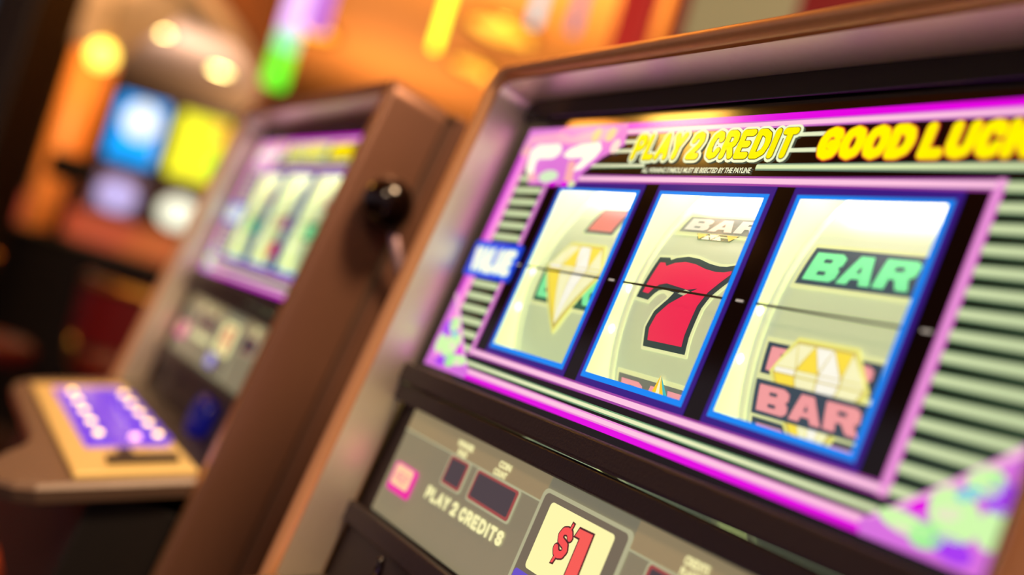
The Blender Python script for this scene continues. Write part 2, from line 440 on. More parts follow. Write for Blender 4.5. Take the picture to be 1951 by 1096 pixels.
    sheet('border_line', [rect(-2.52, -.9, -2.42, 1.0)], c3, ink((255, 150, 222)), G)
    band('border_tube', .30, .828, 2.62, .874, ink((226, 240, 180)), ink((140, 170, 140), .8))
    band('border_tube', -1.56, .846, -.80, .880, ink((240, 240, 200)), STRD)
    for v, ua, ub in ((1.066, .50, .80), (.962, .48, .78), (1.06, -1.20, -.98), (.985, -1.46, -1.0)):
        sheet('link_bar', [rect(ua, v - .013, ub, v + .013)], a, ink((232, 240, 196)), G)
    # headline lettering
    Ls = brush('PLAY 2 CREDIT', (-1.0, .902, .545, 1.108), (.0235, .029, .046), .62, .012)
    flat('headline_outline', Ls[2], c3, ink((240, 250, 204)), G)
    flat('headline_edge', Ls[1], d4, ink((120, 96, 10), .8), G)
    flat('headline_lettering', Ls[0], e5, ink((255, 238, 0)), G, label='yellow italic words PLAY 2 CREDIT')
    for word, box in (('GOOD', (.735, .892, 1.375, 1.098)), ('LUCK!', (1.42, .890, 2.11, 1.100))):
        Ls = brush(word, box, (.030, .037, .043), .62, .02)
        flat('greeting_outline', Ls[2], c3, ink((150, 14, 40), .8), G)
        flat('greeting_edge', Ls[1], d4, ink((255, 150, 30)), G)
        flat('greeting_lettering', Ls[0], e5, ink((255, 242, 0)), G, label='bold yellow italic word ' + word)
    Ls = fit_text('ALL WINNING SYMBOLS MUST BE BISECTED BY THE PAYLINE', (-.80, .806, .272, .845), (.03,), shear=.05)
    flat('small_print', Ls[0], c3, ink((240, 244, 205)), G)
    # twin-seven logo in the upper left corner
    pur = ink((224, 120, 216)); 
    sheet('logo_panel', [[(-2.60, .98), (-2.60, 1.215), (-1.20, 1.215), (-1.14, 1.03), (-1.36, .93), (-1.52, .80), (-1.56, .69), (-2.24, .69), (-2.3, .80), (-2.38, .98)]], c3, pur, G)
    sheet('logo_script', [[(-2.56, 1.06), (-2.52, 1.15), (-2.1, 1.17), (-1.9, 1.12), (-1.5, 1.18), (-1.28, 1.17), (-1.3, 1.08), (-1.7, 1.05), (-2.2, 1.07)]], d4, ink((255, 172, 206)), G)
    for x, y, c in ((-1.55, 1.12, (255, 206, 150)), (-1.36, 1.12, (255, 206, 156)), (-1.24, 1.02, (255, 222, 214)), (-2.5, 1.0, (255, 186, 178))):
        sheet('logo_spark', [ellipse(x, y, .055, .06)], e5, ink(c), G)
    lw = ink((255, 253, 224), 1.15)
    sheet('logo_seven', [[(-2.42, 1.01), (-2.34, 1.055), (-2.02, 1.058), (-1.955, 1.01), (-1.97, .955), (-2.04, .925), (-2.26, .925), (-2.26, .86), (-2.22, .79), (-2.31, .77), (-2.37, .83), (-2.40, .93)]], e5, lw, G)
    sheet('logo_seven', [[(-1.90, .95), (-1.84, 1.01), (-1.70, 1.045), (-1.46, 1.06), (-1.40, 1.0), (-1.44, .93), (-1.56, .83), (-1.66, .81), (-1.64, .86), (-1.58, .93), (-1.80, .925)]], e5, lw, G)
    sheet('logo_stem', [[(-1.78, .90), (-1.68, .90), (-1.60, .72), (-1.72, .72)]], e5, ink((255, 176, 176)), G)
    sheet('logo_stem', [[(-2.30, .80), (-2.2, .80), (-2.12, .72), (-2.26, .72)]], e5, ink((255, 176, 190)), G)
    sheet('logo_gem', [ellipse(-1.98, .765, .14, .055)], e5, ink((214, 240, 196)), G)
    sheet('logo_dot', [ellipse(-1.87, .70, .06, .022)], e5, MAG, G)
    sheet('logo_dot', [ellipse(-1.70, .70, .06, .025)], e5, MAG, G)
    sheet('logo_dot', [ellipse(-1.60, .70, .045, .03)], e5, ink((220, 236, 170)), G)
    # blue badge at the payline
    sheet('badge_plate', [rrect(-2.64, -.165, -1.868, .158, .04)], d4, ink((34, 72, 228)), G, label='blue badge beside the payline')
    Ls = brush('VALUE', (-2.575, -.115, -1.925, .10), (.030, .042), .6, .0)
    flat('badge_glow', Ls[1], e5, ink((150, 214, 240)), G)
    flat('badge_lettering', Ls[0], .018, ink((255, 253, 226), 1.05), G)
    # corner coin ornaments
    vio = ink((216, 112, 222)); vid = ink((168, 58, 240)); gr = ink((208, 250, 172)); gr2 = ink((160, 240, 150)); pkx = ink((246, 208, 214)); cy = ink((90, 190, 235))
    for s in (1, -1):
        def q(L): return [((x if s > 0 else -x), y) for x, y in L]
        sheet('corner_ornament', [q([(1.88, -.915), (2.02, -.80), (2.2, -.655), (2.38, -.495), (2.60, -.30), (2.61, -.978), (1.90, -.978)])], c3, vio, G)
        sheet('corner_edge', [q([(1.90, -.91), (2.02, -.81), (2.2, -.665), (2.38, -.505), (2.60, -.32), (2.60, -.36), (2.38, -.545), (2.2, -.69), (2.0, -.85)])], d4, ink((250, 190, 220)), G)
        for x, y, rx, ry, rot, mt in ((2.385, -.60, .085, .065, .3, gr), (2.47, -.64, .08, .07, 0, vid), (2.42, -.57, .03, .03, 0, gr2), (2.33, -.665, .06, .03, .5, cy),
                                      (2.30, -.765, .135, .10, -.5, gr), (2.275, -.765, .06, .032, .2, pkx), (2.10, -.865, .14, .045, -.1, gr), (2.215, -.885, .085, .055, .1, gr2),
                                      (2.10, -.885, .06, .02, 0, pkx), (2.34, -.90, .10, .05, -.2, vid), (2.14, -.775, .05, .03, .5, MAG), (2.48, -.77, .07, .09, 0, gr)):
            sheet('ornament_coin', [q(ellipse(x, y, rx, ry, 20, rot))], e5, mt, G)
    # --- reel box
    for u in (-1.85, -.6165, .6165, 1.85):
        link('reel_divider', boxm('reel_divider', (u - .012, -.9, -1.6), (u + .012, .95, -.012), 0, 2, M), BOXWHITE, T)
    link('reel_box_back', boxm('reel_box_back', (-1.9, -1.0, -3.3), (1.9, 1.3, -3.25), 0, 2, M), BOXWHITE, T)
    link('reel_box_floor', boxm('reel_box_floor', (-1.9, -.98, -3.3), (1.9, -.93, -.02), 0, 2, M), BOXWHITE, T)
    for i in (-1, 0, 1):
        c = i * 1.233
        me = tube('reel_lamp', [M(c - .5, .86, -.22), M(c + .5, .86, -.22)], .055 * U)
        link('reel_lamp', me, LAMPW, T)
    for i, syms in zip((-1, 0, 1), reels):
        c = i * 1.233
        V = []; F = []; ns = 72
        for k in range(ns):
            t = 2 * math.pi * k / ns
            for du, r in ((-.44, RR), (.44, RR), (.44, RR - .03), (-.44, RR - .03)):
                V.append(M(c + du, RV + r * math.sin(t), RN - RR + r * math.cos(t)))
        for k in range(ns):
            k2 = (k + 1) % ns
            for j in range(4): F.append((k * 4 + j, k * 4 + (j + 1) % 4, k2 * 4 + (j + 1) % 4, k2 * 4 + j))
        rl = link('reel', mesh('reel', V, F, False), REELSTRIP, T)
        for p in rl.data.polygons: p.use_smooth = True
        rl.data.set_sharp_from_angle(angle=math.radians(40))
        for du in (-.465, .465):
            pts = []
            V = []; F = []
            for k in range(ns):
                t = 2 * math.pi * k / ns
                for j in range(8):
                    q = 2 * math.pi * j / 8; r = RR + .006 + .022 * math.cos(q)
                    V.append(M(c + du + .026 * math.sin(q), RV + r * math.sin(t), RN - RR + r * math.cos(t)))
            for k in range(ns):
                k2 = (k + 1) % ns
                for j in range(8): F.append((k * 8 + j, k * 8 + (j + 1) % 8, k2 * 8 + (j + 1) % 8, k2 * 8 + j))
            link('reel_rim', mesh('reel_rim', V, F, True), REELRIM, rl)
        # axle hub with spokes
        V = []; 
        hub = [M(c - .3, RV, RN - RR), M(c + .3, RV, RN - RR)]
        link('reel_hub', tube('reel_hub', hub, .2 * U, 16), BLACKPL, rl)
        for s in syms:
            if s[0] == 'seven': seven_symbol(rl, c, s[1])
            elif s[0] == 'bar': bar_symbol(rl, c, s[1], s[2], s[3], s[4])
            elif s[0] == 'diamond': diamond_symbol(rl, c, *s[1:])
            elif s[0] == 'poly': reel_print(s[1], [s[2]], c, s[3], ink(s[4]), rl)
        # side bulbs that light the reel rim
        for vb in (.0, -.30):
            bu = empty
            me = lathe('rim_bulb', [(.0005, -.03 * U), (.018 * U, -.01 * U), (.02 * U, .01 * U), (.0005, .03 * U)], 10)
            o = link('rim_bulb', me, pmat('rim_bulb_glass', (255, 252, 225), emit=(255, 252, 225), es=2.2), rl); o.location = M(c - .565, vb, -.12)
    # --- dark ledge between glass and belly panel
    link('ledge_bar', boxm('ledge_bar', (-2.80, -1.19, -.02), (2.78, -1.025, .085), .022, 3, M), BLACKPL, T)
    link('ledge_bar', boxm('ledge_bar', (-2.80, -1.345, -.05), (2.78, -1.195, .05), .02, 3, M), BLACKPL, T)
    # --- belly panel
    link('belly_surround', boxm('belly_surround', (-2.80, -2.9, -.2), (2.78, -1.33, -.075), 0, 2, M), BLACKPL, T)
    B = link('belly_panel', boxm('belly_panel', (-2.53, -2.225, -.09), (2.53, -1.345, -.055), .01, 2, M), GREYPANEL, T)
    a = -.052; b2 = -.049; c3 = -.046; d4 = -.043; e5 = -.040
    CR = ink((248, 240, 176), 1.0); LIP = ink((196, 192, 152), .8)
    for s, (u0, u1) in ((-1, (-2.52, -.42)), (1, (.50, 2.52))):
        sheet('display_band', [rect(u0, -1.52, u1, -1.35)], a, GREYBAND, B)
        sheet('band_rule', [rect(u0, -1.53, u1, -1.518)], b2, LIP, B)
    red = ink((176, 82, 78), .8); dsp = pmat('dark_led_window', (70, 62, 68), rough=.2, emit=(84, 76, 82), es=.55)
    def display(u0, u1):
        sheet('display_lip', [rrect(u0 - .035, -1.765, u1 + .035, -1.525, .03)], b2, LIP, B)
        sheet('display_frame', [rrect(u0 - .015, -1.750, u1 + .015, -1.535, .025)], c3, red, B)
        sheet('display_window', [rrect(u0 + .012, -1.728, u1 - .012, -1.553, .015)], d4, dsp, B)
    display(-1.66, -1.405); display(-1.245, -.70); display(.72, 1.26); display(1.42, 1.68)
    for txt, box in (('WINNER', (-1.675, -1.455, -1.425, -1.405)), ('PAID', (-1.62, -1.515, -1.48, -1.468)), ('COIN', (-1.045, -1.455, -.885, -1.405)), ('COUNT', (-1.075, -1.515, -.90, -1.468)),
                     ('CREDITS', (.93, -1.455, 1.12, -1.405)), ('PLAYED', (.93, -1.515, 1.10, -1.468))):
        flat('display_caption', fit_text(txt, box, (.05,))[0], c3, CR, B)
    flat('panel_lettering', brush('PLAY 2 CREDITS', (-1.808, -1.915, -.648, -1.812), (.0145,), .62)[0], c3, CR, B, label='cream words PLAY 2 CREDITS')
    # pink backlit button
    pb = link('panel_button', boxm('panel_button', (-2.40, -2.01, -.06), (-2.02, -1.78, -.02), .025, 3, M), ink((236, 40, 160)), B, label='small glowing pink square button')
    sheet('panel_button_face', [rrect(-2.345, -1.955, -2.035, -1.79, .03)], -.017, ink((255, 205, 160)), B)
    flat('panel_button_caption', fit_text('HELP', (-2.30, -1.915, -2.08, -1.84), (.02,))[0], -.014, ink((240, 140, 150)), B)
    # denomination card
    sheet('card_lip', [rrect(-.445, -2.20, .505, -1.425, .05)], b2, LIP, B)
    sheet('card_bed', [rrect(-.41, -2.19, .47, -1.45, .04)], c3, ink((132, 118, 98), .75), B)
    sheet('price_card', [rrect(-.315, -1.925, .365, -1.49, .03)], d4, ink((255, 246, 172)), B, label='cream price card reading one dollar')
    Ls = [(V1 + V2, F1 + [tuple(q + len(V1) for q in f) for f in F2]) for (V1, F1), (V2, F2) in zip(brush('S', (-.115, -1.775, .02, -1.58), (.022, .032)),
          [fill([[(-.035, -1.585), (-.028, -1.545), (-.012, -1.55), (-.018, -1.585)], [(-.078, -1.77), (-.088, -1.815), (-.068, -1.81), (-.055, -1.77)]]),
           fill([[(-.045, -1.585), (-.038, -1.535), (-.003, -1.54), (-.008, -1.585)], [(-.088, -1.77), (-.098, -1.825), (-.060, -1.82), (-.045, -1.77)]])])]
    flat('price_edge', Ls[1], e5, ink((90, 40, 44), .8), B); flat('price_lettering', Ls[0], -.037, ink((244, 82, 80)), B)
    one = [(.035, -1.605), (.05, -1.555), (.185, -1.55), (.195, -1.86), (.085, -1.86), (.085, -1.605)]
    sheet('price_edge', [grow(one, .012)], e5, ink((90, 40, 44), .8), B); sheet('price_lettering', [one], -.037, ink((246, 92, 84)), B)
    sheet('price_tag', [rrect(-.40, -2.13, -.02, -1.955, .03)], d4, ink((110, 84, 206), .9), B)
    flat('price_tag_lettering', fit_text('ONE', (-.34, -2.09, -.08, -1.99), (.04,))[0], e5, ink((235, 235, 250)), B)
    # lower dark shelf with stud
    link('lower_ledge', boxm('lower_ledge', (-2.80, -2.42, -.09), (2.78, -2.245, .02), .02, 3, M), BLACKPL, T)
    link('ledge_stud', lathe('ledge_stud', [(.0005, .006), (.0022, .005), (.0026, 0), (.0026, -.012), (.0005, -.0125)], 12, lambda x, y, z: tuple(Vector(M(-1.80, -2.5, .06)) + Vector((x, y, z)))), KNOBBLK, T)
    link('lower_panel', boxm('lower_panel', (-2.80, -5.0, -.2), (2.78, -2.42, -.06), .01, 2, M), BLACKPL, T)
    link('blue_lamp', lathe('blue_lamp', [(.0005, .012), (.02, .01), (.024, 0), (.0005, -.001)], 20, lambda x, y, z: M(.6 + x / U, -2.68 + y / U, -.06 + z / U)), ink((8, 14, 110), .6), T)
    # --- button deck
    A = Vector((1.55, -3.40)); Bk = Vector((.385, -2.95)); dv = (A - Bk).normalized(); nv = Vector((dv.y, -dv.x)); 
    if nv.y < 0: nv = -nv
    def D(u, s, h):     # s forward along the deck from its back edge, h above its top
        p = Bk + dv * s + nv * h
        return M(u, p.y, p.x)
    plan = [(-2.78, -.04), (2.78, -.04), (2.80, .9), (2.80, 1.55), (2.72, 1.74), (2.5, 1.88), (2.2, 1.93), (1.9, 1.90), (1.62, 1.78), (1.38, 1.62), (1.1, 1.5), (.7, 1.45), (-2.2, 1.45), (-2.5, 1.38), (-2.72, 1.2), (-2.78, .95)]
    V = []; F = []; k = len(plan)
    cs = [(0, -.30, .93), (0, -.24, .985), (0, -.10, 1.0), (0, -.05, .985), (0, -.035, .96)]
    for _, h, sc in cs: V += [D(x * sc, .3 + (y - .3) * sc, h) for x, y in plan]
    for i in range(len(cs) - 1):
        for j in range(k): F.append((i * k + j, i * k + (j + 1) % k, (i + 1) * k + (j + 1) % k, (i + 1) * k + j))
    F.append(tuple(range(k))); F.append(tuple((len(cs) - 1) * k + j for j in range(k)))
    DK = link('button_deck', mesh('button_deck', V, F), DECKGREY, T)
    link('deck_back', boxm('deck_back', (-2.74, -.58, -.24), (2.74, -.045, -.08), .01, 2, D), BLACKPL, DK)
    link('deck_apron', boxm('deck_apron', (-2.99, -5.15, .0), (2.62, -3.45, 1.25), .03, 2, M), pmat('matte_black_base', (16, 12, 12)), DK)
    link('deck_plate', boxm('deck_plate', (-2.05, .02, -.05), (2.70, 1.22, .03), .03, 3, D), GOLD, DK)
    link('button_bed', boxm('button_bed', (-1.66, .12, .02), (1.70, .98, .04), .005, 1, D), ink((104, 44, 236), .9), DK, label='violet glowing bed under the buttons')
    for j in range(5):
        for s, (ua, ub) in ((.80, (-1.11, 1.27)), (.19, (-.94, 1.40))):
            uu = ua + (ub - ua) * j / 4
            bt = link('deck_button', boxm('deck_button', (uu - .19, s - .13, .04), (uu + .19, s + .13, .085), .02, 2, D), ink((112, 60, 236), .8), DK)
            me = lathe('button_lamp', [(.001, .03), (.032, .025), (.046, .0), (.044, -.01)], 14, lambda x, y, z: D(uu + x, s + y, .088 + z))
            link('button_lamp', me, pmat('warm_button_lamp', (255, 240, 200), emit=(255, 208, 104), es=4.6), bt)
    me = lathe('button_lamp', [(.001, .03), (.04, .025), (.06, .0), (.055, -.01)], 14, lambda x, y, z: D(1.33 + x, .42 + y, .05 + z))
    link('button_lamp', me, pmat('pink_button_lamp', (255, 200, 190), emit=(255, 190, 190), es=2.5), DK)
    link('ticket_slot', boxm('ticket_slot', (2.22, .16, .02), (2.42, .86, .09), .015, 2, D), BLACKPL, DK)
    link('ticket_slot_lip', boxm('ticket_slot_lip', (1.88, .56, .02), (2.24, .70, .07), .015, 2, D), BLACKPL, DK)
    # --- pull lever on the right side
    hubc = Vector(M(2.95, -1.15, -1.25))
    LV = link('lever_hub', lathe('lever_hub', [(.001, 0), (.034, 0), (.036, .004), (.03, .012), (.001, .014)], 24, lambda x, y, z: tuple(hubc + Vector((z, x, y)))), CHROME, T)
    kn = Vector(M(3.22, .35, .0)); rt = Vector(M(3.12, -1.15, -1.25))
    link('lever_rod', tube('lever_rod', [rt, rt.lerp(kn, .5), kn], .0052, 12, .0042), pmat('dark_steel', (214, 184, 196), rough=.35, metal=.8), T)
    ax = (kn - rt).normalized(); qk = ax.to_track_quat('Z', 'Y')
    prof = [(.0005, -.0230), (.0075, -.0225), (.0100, -.0195), (.0155, -.0150)] + [(.0208 * math.cos(math.radians(t)), .0212 * math.sin(math.radians(t))) for t in range(-30, 90, 10)] + [(.0004, .0212)]
    link('lever_knob', lathe('lever_knob', prof, 28, lambda x, y, z: tuple(kn + qk @ Vector((x, y, z)))), KNOBBLK, T, label='glossy black ball knob')
    return T

near_reels = [
    [('bar', -.225, .07, GREENL, GREENB), ('diamond', .0, .25, .045, -.39, .33),
     ('poly', 'seven_outline', rect(-.20, .36, .20, .62), .004, (236, 242, 190)), ('poly', 'seven_shadow', rect(-.185, .375, .185, .62), .007, (70, 92, 84)), ('poly', 'seven_fill', rect(-.15, .40, .15, .60), .010, (228, 120, 110))],
    [('seven', 0.0),
     ('bar', .465, .60, (226, 222, 200), (150, 150, 128)),
     ('poly', 'diamond_band', [(-.20, .462), (.20, .462), (.15, .41), (-.15, .41)], .004, (110, 120, 80)),
     ('poly', 'diamond_facet', [(-.19, .458), (-.09, .458), (-.14, .415)], .007, (255, 226, 110)), ('poly', 'diamond_facet', [(-.07, .458), (.02, .458), (-.03, .415)], .007, (250, 246, 214)),
     ('poly', 'diamond_facet', [(-.12, .415), (-.04, .415), (-.08, .452)], .007, (250, 246, 214)), ('poly', 'diamond_facet', [(-.02, .415), (.07, .415), (.03, .452)], .007, (250, 246, 214)),
     ('poly', 'diamond_facet', [(.09, .458), (.19, .458), (.14, .415)], .007, (255, 214, 90)),
     ('bar', -.74, -.555, PINKL, (120, 122, 110)),
     ('poly', 'diamond_facet', [(.06, -.50), (-.06, -.68), (.0, -.68)], .022, (255, 206, 30)), ('poly', 'diamond_facet', [(.06, -.50), (.0, -.68), (.06, -.68)], .022, (255, 250, 200)),
     ('poly', 'diamond_facet', [(.06, -.50), (.06, -.68), (.12, -.68)], .022, (255, 206, 30)), ('poly', 'diamond_facet', [(.06, -.50), (.12, -.68), (.18, -.68)], .022, (60, 190, 200))],
    [('bar', .185, .43, GREENL, NAVY),
     ('bar', -.347, -.172, PINKL, NAVY), ('bar', -.56, -.378, PINKL, NAVY), ('bar', -.76, -.578, PINKL, NAVY),
     ('diamond', .02, -.15, -.325, -.80, .30)],
]
# the diamond on the third reel passes behind the middle bar: reprint that bar above it
near_reels[2].append(('poly', 'bar_plate', rect(-.385, -.56, .385, -.378), .020, NAVY))
left_reels = [
    [('bar', -.24, .0, GREENL, GREENB), ('seven', .62)],
    [('bar', -.10, .10, PINKL, NAVY), ('seven', -.52)],
    [('bar', -.20, .06, GREENL, GREENB), ('seven', .60)],
]
T1 = slot_machine(0, 0, 0, 'nearest slot machine, its lit reels showing a red seven and green BAR', near_reels)
T2 = slot_machine(-8.1 * U, 0, 0.006, 'slot machine at left with black ball lever and glowing violet button deck', left_reels)
# second word on the reprinted bar
for rl in [o for o in T1.children if o.name.startswith('reel.') or o.name == 'reel']:
    if any(ch.name.startswith('bar_plate') for ch in rl.children) and abs(sum((rl.data.vertices[i].co.x for i in range(4))) / 4 - 1.233 * U) < .01:
        h = .182; L = .77; u0 = -.385
        for i, ch in enumerate('BAR'):
            a = u0 + .05 * L + i * .305 * L; b = a + .285 * L
            loops = [[(a + x * (b - a), -.56 + h * .12 + y * h * .74) for x, y in Lp] for Lp in BAR_L[ch]]
            reel_print('bar_letter', loops, 1.233, .024, ink(PINKL), rl)

# ------------------------------------------------------------------ the hall
CARPET = pmat('dark_red_carpet', (40, 12, 14), rough=.95, noise=.5, nscale=14)
CEIL = pmat('amber_plaster_ceiling', (214, 140, 74), rough=.8, noise=.15, nscale=1.2)
WALL = pmat('brown_timber_wall', (104, 60, 40), rough=.6, noise=.25, nscale=5)
SOFF = pmat('beige_soffit_plaster', (206, 176, 160), rough=.7, noise=.06, nscale=3)
o = link('floor', boxm('floor', (-14, -6, -.1), (6, 8, 0)), CARPET, None, kind='structure')
o = link('ceiling', boxm('ceiling', (-14, -6, 3.3), (6, 8, 3.45)), CEIL, None, kind='structure')
o = link('wall_left', boxm('wall_left', (-12.6, -6, 0), (-12.4, 8, 3.3)), WALL, None, kind='structure')
o = link('wall_back', boxm('wall_back', (-14, 6.4, 0), (6, 6.6, 3.3)), WALL, None, kind='structure')
sof = [(-8.6, .10), (-6.3, .22), (-5.6, .66), (-6.6, 1.18), (-7.9, 1.75), (-9.6, 2.1), (-10.6, 1.7), (-10.4, .9)]
link('trim_1', prism('trim_1', sof, 2.5, 2.62), SOFF, None, kind='structure')
link('trim_2', prism('trim_2', [(x * 1.0 + (x + 8) * .06, y + (y - 1) * .12) for x, y in sof], 2.62, 3.3), pmat('brown_soffit_side', (128, 72, 38), rough=.7, noise=.1, nscale=3), None, kind='structure')
DL = pmat('downlight_lens', (255, 230, 160), emit=(255, 226, 140), es=26.0)
RING = pmat('brushed_brass', (210, 165, 80), rough=.3, metal=1.0)
for nm, x, y, r, lab in (('mid', -7.11, .77, .085, 'cream downlight in the middle of the beige soffit'), ('right', -7.73, 1.37, .09, 'pale downlight at the right end of the beige soffit')):
    e = empty('downlight', (x, y, 2.5), label=lab, category='downlight', group='soffit downlights')
    link('trim_ring', lathe('trim_ring', [(r * 1.0, 0), (r * 1.25, -.004), (r * 1.25, -.016), (r * 1.0, -.02), (r, 0)], 24), RING, e)
    link('lens', lathe('lens', [(.001, -.014), (r * .7, -.012), (r, -.004), (.001, -.002)], 24), DL, e)

# orange column
e = empty('column', (-6.21, .345, 0), label='round orange column under the beige soffit', category='column')
OC = pmat('orange_lacquer', (240, 150, 70), rough=.45, noise=.08, nscale=6)
link('shaft', lathe('shaft', [(.001, 0), (.125, 0), (.125, 2.08), (.001, 2.08)], 32), OC, e)
link('plinth', boxm('plinth', (-.17, -.17, 0), (.17, .17, .14), .01), OC, e)
link('capital', lathe('capital', [(.125, 2.05), (.14, 2.07), (.17, 2.14), (.26, 2.26), (.36, 2.38), (.40, 2.50), (.001, 2.50)], 32), SOFF, e)
area_light('column_floodlight', (-5.3, -.35, 2.9), (-6.2, .34, 1.5), .2, 40, (1.0, .62, .25))
area_light('soffit_fill', (-6.9, .9, 1.9), (-7.6, 1.0, 2.5), .35, 17, (1.0, .78, .62))  # added uplight hanging in mid-air, only there to brighten the soffit

# globe pendants over the aisle
def globe(x, y, z, r, c, es, label, top=3.3):
    e = empty('globe_pendant', (x, y, z), label=label, category='pendant lamp', group='amber globe pendants')
    link('globe', lathe('globe', [(.001, -r)] + [(r * math.cos(math.radians(t)), r * math.sin(math.radians(t))) for t in range(-75, 76, 15)] + [(.001, r)], 24), pmat('globe_glass_%d_%d' % (c[1], int(es * 10)), c, emit=c, es=es), e)
    link('cap', lathe('cap', [(.001, r * .97), (r * .4, r * .95), (r * .35, r * 1.25), (.001, r * 1.25)], 16), RING, e)
    link('stem', tube('stem', [(0, 0, r * 1.2), (0, 0, top - z)], .006, 8), RING, e)
globe(-5.738, .325, 1.99, .075, (255, 222, 90), 3.0, 'yellow globe pendant in front of the orange column', 3.3)
globe(-2.35, -1.43, 2.53, .13, (255, 190, 80), 24.0, 'large amber globe pendant over the aisle, highest of the cluster')
globe(-2.62, -1.20, 2.42, .12, (255, 160, 60), 18.0, 'amber globe pendant over the aisle nearest the bank of machines')
globe(-2.12, -1.62, 2.20, .035, (255, 170, 90), 12.0, 'small amber globe pendant hanging lowest over the aisle')

area_light('stool_fill', (-3.2, -.5, 3.1), (-3.95, .45, .7), .2, 7, (1.0, .72, .40))  # added light with no fixture, brightens the brass stool rail
# low dark partition, added to hide the lit column foot and keep this area dark
e = empty('partition', (-5.0, .40, 0), math.radians(59), label='low black partition added in front of the far bank', category='partition')
PB = pmat('black_lacquer_partition', (16, 9, 9), rough=.5)
link('panel', boxm('panel', (-1.1, -.03, .06), (.62, .03, .93), .008), PB, e)
link('cap_rail', boxm('cap_rail', (-1.12, -.05, .93), (.64, .05, .965), .012), PB, e)
link('plinth', boxm('plinth', (-1.1, -.045, 0), (.62, .045, .06), .004), PB, e)

mo = empty('desk_monitor', (-5.0 + (-.122) * math.cos(math.radians(59)), .40 + (-.122) * math.sin(math.radians(59)), .965), math.radians(59), label='small black monitor standing on the partition', category='monitor')
link('screen_housing', boxm('screen_housing', (-.13, -.02, .27), (.11, .02, .41), .008), PB, mo)
link('neck', boxm('neck', (-.02, -.012, .01), (.02, .012, .29), .003), PB, mo)
link('foot', boxm('foot', (-.07, -.045, 0), (.07, .045, .012), .003), PB, mo)

# far bank of machines
def far_machine(x, y, h, up, spot, low, deck_rgb, label):
    e = empty('video_slot_machine', (x, y, 0), math.radians(59), label=label, category='slot machine', group='far bank of machines')
    cab = pmat('dark_far_cabinet', (34, 20, 20), rough=.45)
    link('cabinet', boxm('cabinet', (-.235, -.02, 0), (.235, .5, h), .02), cab, e)
    if up:
        s = link('upper_screen', boxm('upper_screen', (-.20, -.045, 1.60), (.20, -.015, 2.12), .012), ink(up, 1.3), e)
        for nm, (cx, cz, r), c in spot:
            link(nm, lathe(nm, [(.001, .01), (r * .9, .01), (r, 0), (.001, 0)], 24, lambda a, b, c_: (cx + a, -.046 - c_, cz + b)), ink(c, 1.4), s)
    if low:
        s = link('lower_screen', boxm('lower_screen', (-.18, -.05, 1.18), (.18, -.015, 1.50), .012), ink(low[0], .5), e)
        link('lower_screen_disc', lathe('lower_screen_disc', [(.001, .01), (.12, .01), (.13, 0), (.001, 0)], 24, lambda a, b, c_: (a * 1.25 + .01, -.051 - c_, 1.32 + b)), ink(low[1], low[2]), s)
    link('button_shelf', boxm('button_shelf', (-.25, -.34, .90), (.25, .0, .99), .015, 2), ink(deck_rgb, .55), e)
    link('shelf_apron', boxm('shelf_apron', (-.25, -.06, .99), (.25, -.005, 1.14), .01), ink(deck_rgb, .6), e)
far_machine(-7.86, 1.42, 2.2, (250, 244, 40), (('screen_patch', (.14, 2.02, .07), (255, 180, 50)), ('screen_patch', (.15, 1.76, .07), (150, 225, 40))), ((120, 70, 40), (255, 255, 226), 1.25), (238, 120, 60), 'far slot machine with a bright yellow upper screen')
far_machine(-8.12, .985, 2.2, (10, 160, 250), (('screen_patch', (.02, 1.94, .15), (238, 240, 236)),), ((190, 140, 160), (206, 190, 246), 1.0), (230, 100, 60), 'far slot machine with a blue upper screen and white disc')
far_machine(-8.38, .55, 1.38, None, (), None, (226, 84, 58), 'low dark far machine with red shelf behind the orange column')
far_machine(-8.64, .12, 1.1, None, (), None, (206, 60, 50), 'leftmost low far machine with dull red shelf')

# dark cabinet edge at the far left of the aisle
e = empty('kiosk_cabinet', (-4.63, -.05, 0), math.radians(59), label='tall dark kiosk at the left edge with a slate blue side', category='kiosk')
link('body', boxm('body', (-.62, -.1, 0), (.0, .3, 2.6), .02), pmat('kiosk_black', (22, 14, 12), rough=.5), e)
link('side_light', boxm('side_light', (-.34, -.125, 1.62), (-.19, -.10, 2.3), .01), pmat('slate_blue_panel', (60, 84, 104), rough=.4, emit=(40, 66, 88), es=.5), e)

